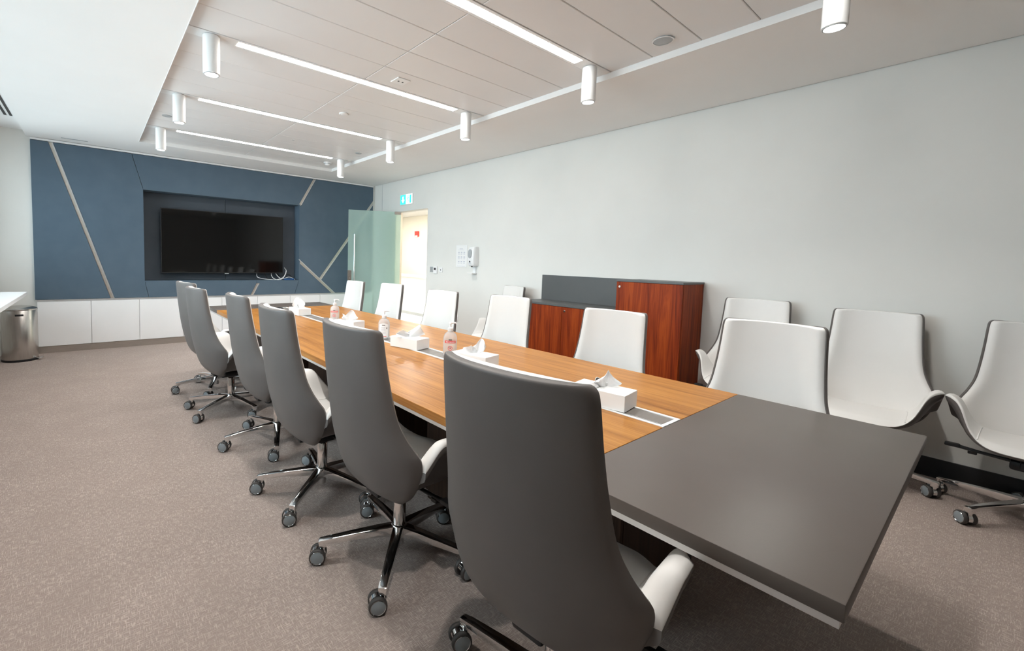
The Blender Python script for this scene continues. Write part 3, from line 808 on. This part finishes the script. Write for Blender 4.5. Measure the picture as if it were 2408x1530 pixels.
def leg_mesh():
    mb = MB(); st = [(.028, .026, .142, .094), (.10, .0235, .137, .096), (.20, .021, .127, .095), (.30, .0185, .115, .089), (.355, .0172, .108, .084), (.362, .0160, .104, .086)]
    A = []
    for (r, w, zt, zb_) in st:
        A.append([(r, -w * .75, zb_), (r, w * .75, zb_), (r, w, (zt + zb_) / 2), (r, w * .92, zt - .002), (r, w * .6, zt), (r, -w * .6, zt), (r, -w * .92, zt - .002), (r, -w, (zt + zb_) / 2)])
    vs = [p for s_ in A for p in s_]; fs = []
    for i in range(len(A) - 1):
        for k in range(8): fs.append((i * 8 + k, i * 8 + (k + 1) % 8, (i + 1) * 8 + (k + 1) % 8, (i + 1) * 8 + k))
    fs.append(tuple(range(7, -1, -1))); fs.append(tuple(range((len(A) - 1) * 8, len(A) * 8)))
    mb.add(vs, fs, True)
    mb.box(.328, .361, -.0155, .0155, .074, .100, .003, None, 2)
    return mb.mesh('base_leg', M['chrome'], 40)
CH['leg'] = leg_mesh()
# caster: origin under the stem on the floor; trails along +x
RX = Matrix.Rotation(R(90), 4, 'X')
hd = MB()
arc = [(math.cos(a) * .029, math.sin(a) * .029) for a in [R(20 + 10 * k) for k in range(19)]]
arc_i = [(math.cos(a) * .024, math.sin(a) * .024) for a in [R(20 + 10 * k) for k in range(18, -1, -1)]]
hd.prism([(x + .018, z + .032) for x, z in arc + arc_i], -.0085, .0085)
hd.box(.008, .028, -.0075, .0075, .018, .056, .002)
hd.lathe([(.0095, .054), (.0095, .070), (0, .070)], 16)
CH['hood'] = hd.mesh('caster', M['chrome'], 40)
def wheel(sg):
    Mt = Matrix.Translation((.018, sg * .0185, .032)) @ Matrix.Rotation(R(-90 * sg), 4, 'X')
    return MB().lathe([(.020, -.0085), (.028, -.0085), (.0315, -.005), (.032, 0), (.0315, .006), (.028, .0095), (.0255, .0095), (.0245, .007), (0, .007)], 28, Mt).mesh('wheel', M['tyre'], 50)
def cap(sg):
    Mt = Matrix.Translation((.018, sg * .0185, .032)) @ Matrix.Rotation(R(-90 * sg), 4, 'X')
    return MB().lathe([(.0243, .0072), (.0243, .009), (.022, .0102), (0, .0106)], 28, Mt).mesh('hub_cap', M['hubcap'], 50)
def ring(sg):
    Mt = Matrix.Translation((.018, sg * .0185, .032)) @ Matrix.Rotation(R(-90 * sg), 4, 'X')
    return MB().lathe([(.0244, .009), (.0256, .0102), (.0262, .0096)], 28, Mt, cap=False).mesh('wheel_rim', M['chrome'], 50)
CH['wheels'] = [wheel(1), wheel(-1)]; CH['caps'] = [cap(1), cap(-1)]; CH['rims'] = [ring(1), ring(-1)]

def chair(hub, yaw, phi, lift, label, group, seed, trail):
    rnd = random.Random(seed)
    t = empty('swivel_chair', (hub[0], hub[1], 0), R(yaw), label, 'chair', group)
    for nm in ('back_shell', 'back_pad', 'seat_shell', 'seat_pad', 'mechanism'):
        link(nm, CH[nm], t, (0, 0, lift))
    for s_ in CH['seams']: link('arm_seam', s_, t, (0, 0, lift))
    link('tilt_lever', CH['lever'], t, (0, 0, lift))
    link('column_collar', CH['gaiter'], t, (0, 0, lift))
    link('gas_column', CH['column'], t)
    link('base_hub', CH['hub'], t)
    for k in range(5):
        a = R(phi - yaw + 72 * k)
        link('base_leg', CH['leg'], t, (0, 0, 0), (0, 0, a))
        sw = R(trail - yaw + rnd.uniform(-28, 28))
        cst = link('caster', CH['hood'], t, (.344 * math.cos(a), .344 * math.sin(a), 0), (0, 0, sw)); cst.scale = (1.14, 1.14, 1.14)
        for q in range(2):
            link('wheel', CH['wheels'][q], cst)
            link('wheel_rim', CH['rims'][q], cst)
            link('hub_cap', CH['caps'][q], cst)
    return t
GL, GR_, GW = 'chairs on the window side of the table', 'chairs on the door wall side of the table', 'spare chairs along the pale wall'
LROW = [((1.06, .74), 5, 97, .018, 'sixth'), ((1.10, 1.64), 2, 154.6, .0, 'fifth'), ((1.04, 2.375), 0, 150.4, 0, 'fourth'), ((1.06, 3.23), -1, 179, 0, 'third'), ((.945, 4.12), 4, -143.9, -.005, 'second'), ((.977, 4.87), 8, 177.5, .0, 'first')]
for i, (h, yw, ph, lf, od) in enumerate(LROW):
    chair(h, yw, ph, lf, 'taupe-backed cream swivel chair on the window side, %s from the television' % od, GL, 10 + i, 152)
RROW = [((2.545, .72), 181, 223, -.008, 'sixth'), ((2.545, 1.60), 183, 200, -.038, 'fifth'), ((2.545, 2.56), 182, 160, -.018, 'fourth'), ((2.535, 3.46), 184, 230, -.034, 'third'), ((2.54, 4.44), 182, 190, -.018, 'second'), ((2.54, 5.36), 182, 150, -.034, 'first')]
for i, (h, yw, ph, lf, od) in enumerate(RROW):
    chair(h, yw, ph, lf, 'cream-fronted swivel chair on the door wall side, %s from the television' % od, GR_, 30 + i, 60)
WROW = [((4.02, -.18), 178, 72, .0, 'spare cream swivel chair against the wall, farthest from the wooden cabinet'), ((4.05, .51), 183, -96, .0, 'spare cream swivel chair against the wall, second from the wooden cabinet'),
        ((4.05, 1.215), 183, 50, .022, 'spare cream swivel chair against the wall, right beside the tall wooden cabinet'), ((4.03, 3.92), 167, 20, -.03, 'spare cream swivel chair against the wall below the hand sanitiser')]
for i, (h, yw, ph, lf, lbl) in enumerate(WROW):
    chair(h, yw, ph, lf, lbl, GW, 50 + i, 55)

# ================================================================== SIDEBOARD
SBX = 4.0
tall = empty('tall_cabinet', (SBX, 1.985, 0), 0, 'tall reddish wooden cabinet with lock and dark grey top', 'cabinet')
d = XR - .014 - SBX; w = .305
MB().box(.020, d, -w, w, .06, 1.214, .001).build('body', M['cabwood'], tall)
dd = MB().box(0, .019, -w + .002, w - .002, .062, 1.212, .001).build('door', M['cabwood'], tall)
def lock(parent, y, z):
    k = MB().lathe([(.012, 0), (.012, .005), (.010, .007), (0, .007)], 16, Matrix.Translation((0, y, z)) @ Matrix.Rotation(R(-90), 4, 'Y')).build('lock', M['chrome'], parent)
lock(dd, w - .035, 1.165)
MB().box(-.004, d, -w - .004, w + .002, 1.214, 1.232, .001).build('top', M['greyslab'], tall)
MB().box(.03, d, -w + .01, w - .01, 0, .06).build('plinth', M['black'], tall)
lowc = empty('low_cabinet', (SBX, 2.905, 0), 0, 'low reddish wooden cabinet with dark grey worktop and back panel', 'cabinet')
w = .608
MB().box(.020, d, -w, w, .06, .905, .001).build('body', M['cabwood'], lowc)
for k, (a, b) in enumerate(((-w + .002, -.002), (.002, w - .002))):
    dd = MB().box(0, .019, a, b, .062, .903, .001).build('door', M['cabwood'], lowc)
    if k == 0: lock(dd, -.035, .86)
MB().box(-.004, d, -w + .002, w + .004, .905, .928, .001).build('worktop', M['greyslab'], lowc)
MB().box(d - .022, d, -w + .002, w, .928, 1.228, .001).build('back_panel', M['greyslab'], lowc)
MB().box(.03, d, -w + .01, w - .01, 0, .06).build('plinth', M['black'], lowc)

# ================================================================== TABLE TOP OBJECTS
def tissue(seed, h=.075, w=.055, parent=None, loc=(0, 0, 0), rz=0, lean=0.0):
    rnd = random.Random(seed); nu, nv = 15, 12
    ph = [rnd.uniform(0, 6.28) for _ in range(5)]
    pk = rnd.uniform(-.3, .3)
    A, B = [], []
    for i in range(nu):
        u = -1 + 2 * i / (nu - 1); ra, rb = [], []
        for j in range(nv):
            v = j / (nv - 1)
            hh_ = h * (1 - .55 * abs(u - pk) ** 1.3 + .10 * math.sin(u * 4 + ph[0]))
            wid = .018 + (w - .018) * math.sin(min(1, v * 1.1) * PI * .62)
            wid *= (1 - .35 * v * v)
            y = (math.sin(u * 6 + ph[1]) * .010 + math.sin(u * 3.1 + ph[2] + v * 2.5) * .014) * (.25 + v)
            x = u * wid + lean * v * v * .05 + math.sin(v * 5 + ph[3]) * .004
            z = hh_ * v + .004 * math.sin(u * 7 + v * 4 + ph[4]) * v - .004
            ra.append(Vector((x, y, z))); rb.append(Vector((x + .0003, y + .0012, z)))
        A.append(ra); B.append(rb)
    return MB().solid(A, B).build('tissue', M['paper'], parent, loc, (0, 0, rz), 80)
def tissue_box(loc, rz, seed, label, hs=.085, ws=.06, trz=0, lean=0, dy=0):
    t = empty('tissue_box', loc, R(rz), label, 'tissue box', 'tissue boxes along the table')
    MB().box(-.07, .07, -.125, .125, 0, .072, .0015).build('carton', M['card'], t)
    sl = MB().lathe([(0, .0722), (.03, .0722), (.03, .0728), (0, .0728)], 24, Matrix.Translation((0, dy, 0)), sx=1, sy=1.9)
    sl.build('slot_opening', M['card'], t)
    tissue(seed, hs, ws, t, (0, dy, .073), R(trz), lean)
    tissue(seed + 40, hs * .62, ws * .95, t, (-.004, dy + .012, .073), R(trz + 38), -lean)
    return t
TZ = TT + .0016
tissue_box((1.812, 1.075, TZ), 8, 1, 'white tissue box beside the cable tray end on grey leather side', .070, .085, -42, .4)
tissue_box((1.815, 1.925, TZ), 11, 2, 'white tissue box with a tall teardrop tissue, second from tray end', .092, .055, -50, .6)
tissue_box((1.785, 2.580, TZ), 15, 3, 'white tissue box between two sanitiser bottles at mid table', .088, .060, -52, 1.4)
tissue_box((1.800, 3.56, TZ), 18, 4, 'white tissue box with a tissue spread like a bird', .092, .085, -50, .5)
tissue_box((1.775, 4.685, TZ), 4, 5, 'white tissue box with a tall tissue, closest to the television', .130, .072, -30, -.6)

def bottle(loc, rz, label, style, h=.225):
    t = empty('sanitiser_bottle', loc, R(rz), label, 'bottle', 'hand sanitiser bottles on the table')
    k = h / .228; SX, SY = 1.0, .66
    prof = [(.0, .002), (.040, 0), (.044, .004), (.045, .02), (.045, .115), (.043, .130), (.036, .146), (.024, .156), (.016, .160), (.015, .166)]
    MB().lathe([(r, z * k) for r, z in prof], 40, sx=SX, sy=SY).build('body', M['bottle'], t)
    z0 = .164 * k
    MB().lathe([(.017, z0 - .002), (.018, z0), (.018, z0 + .020), (.016, z0 + .022), (.008, z0 + .024), (.006, z0 + .026), (.006, z0 + .045), (.011, z0 + .046), (.012, z0 + .054), (.010, z0 + .058), (0, z0 + .058)], 24).build('pump', M['plastic'], t)
    MB().tube(spline([(0, 0, z0 + .053), (.02, 0, z0 + .055), (.034, 0, z0 + .053), (.040, 0, z0 + .046)], 10), [.0055] * 6 + [.0045] * 4, 10).build('nozzle', M['plastic'], t)
    MB().tube([(0, 0, .01), (0, 0, z0)], .0028, 8).build('dip_tube', M['plastic'], t)
    def patch(name, a0, a1, za, zb_, m, rr=.0454, par=None, arch=0):
        A, B = [], []
        for i in range(17):
            u = i / 16; a = R(a0 + (a1 - a0) * u); ra, rb = [], []
            zt = zb_ + arch * math.sin(u * PI)
            for j in range(3):
                z = (za + (zt - za) * j / 2) * k
                ra.append(Vector((rr * math.cos(a) * SX, rr * math.sin(a) * SY, z))); rb.append(Vector(((rr + .0003) * math.cos(a) * SX, (rr + .0003) * math.sin(a) * SY, z)))
            A.append(ra); B.append(rb)
        return MB().solid(A, B).build(name, m, par or t)
    if style == 'red':
        lb_ = patch('label_band', -140, -40, .088, .104, M['red'])
        patch('lettering', -104, -76, .107, .113, M['ink'], .0456)
        for a in range(-128, -50, 12): patch('lettering', a, a + 9, .093, .0985, M['label'], .0460)
        mr = MB(); pts = []
        for q in range(28):
            th = 2 * PI * q / 28; aa = R(-90) + math.cos(th) * .30; pts.append(Vector((.0458 * math.cos(aa) * SX, .0458 * math.sin(aa) * SY, (.055 + math.sin(th) * .014) * k)))
        mr.tube(pts, .0016, 6, True).build('emblem_ring', M['red'], t)
        patch('emblem_dot', -95, -85, .051, .059, M['red'], .0456)
        patch('lettering', -125, -55, .028, .031, M['greyink'], .0456)
        patch('lettering', -125, -55, .020, .023, M['greyink'], .0456)
    else:
        patch('label_panel', -140, -40, .012, .112, M['label'], .0454, None, .012)
        patch('lettering', -106, -74, .106, .112, M['ink'], .0460)
        for z in (.092, .086, .078, .070, .062, .050, .044): patch('lettering', -118, -64 - (z * 97 % 9), z, z + .0025, M['greyink'], .0460)
        patch('lettering', -62, -54, .080, .092, M['ink'], .0460)
        patch('lettering', -118, -62, .018, .023, M['red'], .0460)
    return t
bottle((1.845, 2.20, TZ), -38, 'clear pump bottle with red band label beside the teardrop tissue box', 'red', .228)
bottle((1.800, 2.96, TZ), -38, 'clear pump bottle with white arched label at mid table', 'white', .228)
bottle((1.90, 4.07, TZ), -38, 'clear pump bottle with red band label, closest to the television', 'red', .215)
# coiled black lead
cc = [(0.055 * math.cos(a) * (1 + .15 * math.sin(3 * a)), .075 * math.sin(a), .006 + .010 * abs(math.sin(2.3 * a)) ) for a in [k * .35 for k in range(60)]]
o = MB().tube(spline(cc, 200), .004, 6).build('coiled_lead', M['black'], None, (1.72, 5.22, TT + .0005)); tag(o, 'coiled black lead lying on the wood table top near the television end', 'cable')

# ================================================================== WALL ITEMS
def wbox(name, y0, y1, z0, z1, th, m, parent, bev=.002, x0=0):
    c_ = parent.location
    return MB().box(-x0 - th, -x0, y0 - c_.y, y1 - c_.y, z0 - c_.z, z1 - c_.z, bev).build(name, m, parent)
ex = empty('exit_sign', (XR, 6.58, 2.44), 0, 'lit green and white emergency exit sign above the door', 'exit sign')
wbox('housing', 6.40, 6.78, 2.350, 2.530, .03, M['white_metal'], ex)
wbox('green_field', 6.60, 6.775, 2.356, 2.524, .003, M['exitgreen'], ex, 0, .0302)
wbox('white_field', 6.405, 6.597, 2.356, 2.524, .003, M['exitwhite'], ex, 0, .0302)
ar_ = [( -.018, .055), (.018, .055), (.018, -.005), (.052, -.005), (0, -.062), (-.052, -.005), (-.018, -.005)]
Mw = Matrix(((0, 1, 0, 0), (1, 0, 0, 0), (0, 0, 1, 0), (0, 0, 0, 1)))
MB().prism([(y + .107, z) for y, z in ar_], -.0345, -.0334, Mw).build('arrow', M['exitwhite'], ex)
man = MB()
man.prism([(-.150, -.07), (-.100, -.07), (-.100, .07), (-.150, .07)], -.0345, -.0334, Mw)
man.build('door_pictogram', M['exitgreen'], ex)
mn = MB()
def seg(a, b, w):
    a = Vector(a); b = Vector(b); d_ = (b - a).normalized(); n_ = Vector((-d_.y, d_.x)) * w / 2
    mn.prism([tuple(a + n_), tuple(b + n_), tuple(b - n_), tuple(a - n_)], -.0345, -.0334, Mw)
hc = [(-.055 + .011 * math.cos(a), .050 + .011 * math.sin(a)) for a in [2 * PI * q / 12 for q in range(12)]]
mn.prism(hc, -.0345, -.0334, Mw)
seg((-.058, .036), (-.045, -.008), .018); seg((-.058, .032), (-.083, .014), .008); seg((-.055, .03), (-.030, .010), .008); seg((-.047, -.006), (-.072, -.035), .010); seg((-.072, -.035), (-.066, -.065), .009); seg((-.045, -.008), (-.024, -.062), .010)
mn.build('running_figure', M['exitgreen'], ex)

nt_ = empty('wall_notice', (XR, 5.085, 1.445), 0, 'white printed notice sheet on pale wall beside the dispenser', 'notice')
wbox('sheet', 4.958, 5.209, 1.282, 1.612, .006, M['card'], nt_, .001)
pr = MB()
def prt(y0, y1, z0, z1): pr.box(-.0066, -.0060, y0, y1, z0, z1)
prt(-.03, .045, .108, .116); prt(-.07, .08, .094, .097)
for r_ in range(3):
    for q in range(3):
        yc = .062 - q * .062; zc = .050 - r_ * .068
        random.seed(r_ * 7 + q)
        prt(yc - .020, yc + .014, zc - .002, zc + .016)
        for l_ in range(3): prt(yc - .022, yc + .012 + random.uniform(0, .010), zc - .012 - l_ * .007, zc - .009 - l_ * .007)
prt(-.09, .09, -.150, -.147)
pr.build('print', M['greyink'], nt_)

ds = empty('soap_dispenser', (XR, 4.785, 1.19), 0, 'white wall-mounted hand sanitiser dispenser with drip tray', 'dispenser')
A, B = [], []
bd = MB(); st = [(.110, .060, .060, .055), (.125, .078, .085, .08), (.20, .082, .105, .10), (.33, .080, .098, .09), (.385, .072, .080, .075), (.398, .060, .055, .05)]
prof = spline4([(z, w_, d_, 0) for z, w_, d_, _ in st], 22)
vs = []; fs = []; K = 20
for (z, w_, d_, _) in prof:
    for q in range(K):
        a = -PI / 2 + PI * q / (K - 1)
        e = 0.55
        yy = math.copysign(abs(math.sin(a)) ** e, math.sin(a)) * w_
        xx = -(abs(math.cos(a)) ** e) * d_
        vs.append((xx, yy, z))
for i in range(len(prof) - 1):
    for q in range(K - 1): fs.append((i * K + q, i * K + q + 1, (i + 1) * K + q + 1, (i + 1) * K + q))
    fs.append((i * K, (i + 1) * K, (i + 1) * K + K - 1, i * K + K - 1))
fs.append(tuple(range(K))); fs.append(tuple(range((len(prof) - 1) * K, len(prof) * K)))
bd.add(vs, fs, True); bd.build('cover', M['plastic'], ds, sharp=50)
wd = MB(); wn = [(.036 * math.cos(a), .28 + .055 * math.sin(a) + (.02 if math.sin(a) > 0 else 0)) for a in [2 * PI * q / 24 for q in range(24)]]
wd.prism(wn, -.112, -.100, Mw); wd.build('level_window', M['greyplastic'], ds)
MB().prism([(-.010, .165), (.010, .165), (.010, .19), (-.010, .19)], -.1065, -.099, Mw).build('emblem', M['ink'], ds)
MB().prism([(-.022, .148), (.022, .148), (.022, .153), (-.022, .153)], -.103, -.093, Mw).build('lettering', M['greyink'], ds)
MB().lathe([(.012, .098), (.014, .112), (0, .112)], 14, Matrix.Translation((-.06, 0, 0))).build('spout', M['black'], ds)
MB().box(-.012, -.004, -.032, .032, .012, .115, .002).build('tray_bracket', M['plastic'], ds)
MB().box(-.105, -.004, -.052, .052, 0, .012, .004).build('drip_tray', M['plastic'], ds)

sw = empty('light_switch', (XR, 5.827, 1.223), 0, 'grey light switch plate beside the doorway', 'switch')
wbox('plate', 5.784, 5.869, 1.18, 1.266, .008, M['greyplastic'], sw)
for k in range(3): wbox('rocker', 5.789 + k * .026, 5.789 + k * .026 + .023, 1.187, 1.259, .003, M['alu'], sw, .001, .0082)
th = empty('thermostat', (XR, 5.717, 1.215), 0, 'white thermostat with small dark display next to switch', 'thermostat')
wbox('case', 5.669, 5.765, 1.156, 1.276, .022, M['plastic'], th, .003)
wbox('display', 5.692, 5.742, 1.215, 1.252, .001, M['ink'], th, 0, .0222)
ps = empty('wall_plate', (XR, 5.582, 1.22), 0, 'white square wall plate with a dark button', 'wall plate')
wbox('plate', 5.537, 5.628, 1.182, 1.258, .008, M['plastic'], ps)
wbox('button', 5.575, 5.591, 1.212, 1.230, .003, M['ink'], ps, .001, .0082)
so = empty('wall_socket', (XR, 5.187, .478), 0, 'white double wall socket low on the pale wall', 'socket')
wbox('plate', 5.125, 5.245, .435, .523, .010, M['plastic'], so)
for k in range(2): wbox('socket_face', 5.135 + k * .055, 5.180 + k * .055, .447, .511, .001, M['greyplastic'], so, 0, .0102)

# ================================================================== WASTE BIN AND LEDGE
bn = empty('waste_bin', (-.73, 7.41, 0), 0, 'brushed steel pedal bin with black base in the corner', 'waste bin')
BR = .17
MB().lathe([(BR + .003, 0), (BR + .004, .004), (BR + .004, .024), (BR, .028)], 40).build('base_ring', M['black'], bn)
MB().lathe([(BR - .002, .02), (BR, .03), (BR, .625), (BR - .002, .628)], 48).build('body', M['steel'], bn)
MB().lathe([(BR - .004, .622), (BR + .003, .626), (BR + .003, .640), (BR * .95, .652), (BR * .72, .666), (BR * .35, .674), (0, .676)], 48).build('lid', M['steel'], bn)
hb = MB()
aa0 = math.atan2(-7.41, .73)
for k in range(9):
    a0 = aa0 - .20 + k * .05 - .02; a1 = a0 + .05
    q = [(BR - .002, a0), (BR + .0015, a0), (BR + .0015, a1), (BR - .002, a1)]
    vs = [(r * math.cos(a), r * math.sin(a), z) for z in (.560, .582) for r, a in q]
    hb.add(vs, [(0, 1, 2, 3), (7, 6, 5, 4), (0, 4, 5, 1), (1, 5, 6, 2), (2, 6, 7, 3), (3, 7, 4, 0)])
hb.build('handle_slot', M['black'], bn)
MB().box(-.028, .028, -.03, .03, .022, .032, .003, Matrix.Rotation(R(-25), 4, 'Z') @ Matrix.Translation((BR + .035, 0, 0)), 2).build('pedal', M['chrome'], bn)
lg = empty('window_counter', (-1.0, 3.9, 0), 0, 'white window counter running along the window wall', 'counter')
MB().box(-.39, .385, -3.4, 3.12, .832, .872, .003).build('top', M['white'], lg)
for y in (-3.2, -1.4, .4, 2.0): MB().box(-.39, .20, y - .02, y + .02, 0, .832).build('support', M['white'], lg)
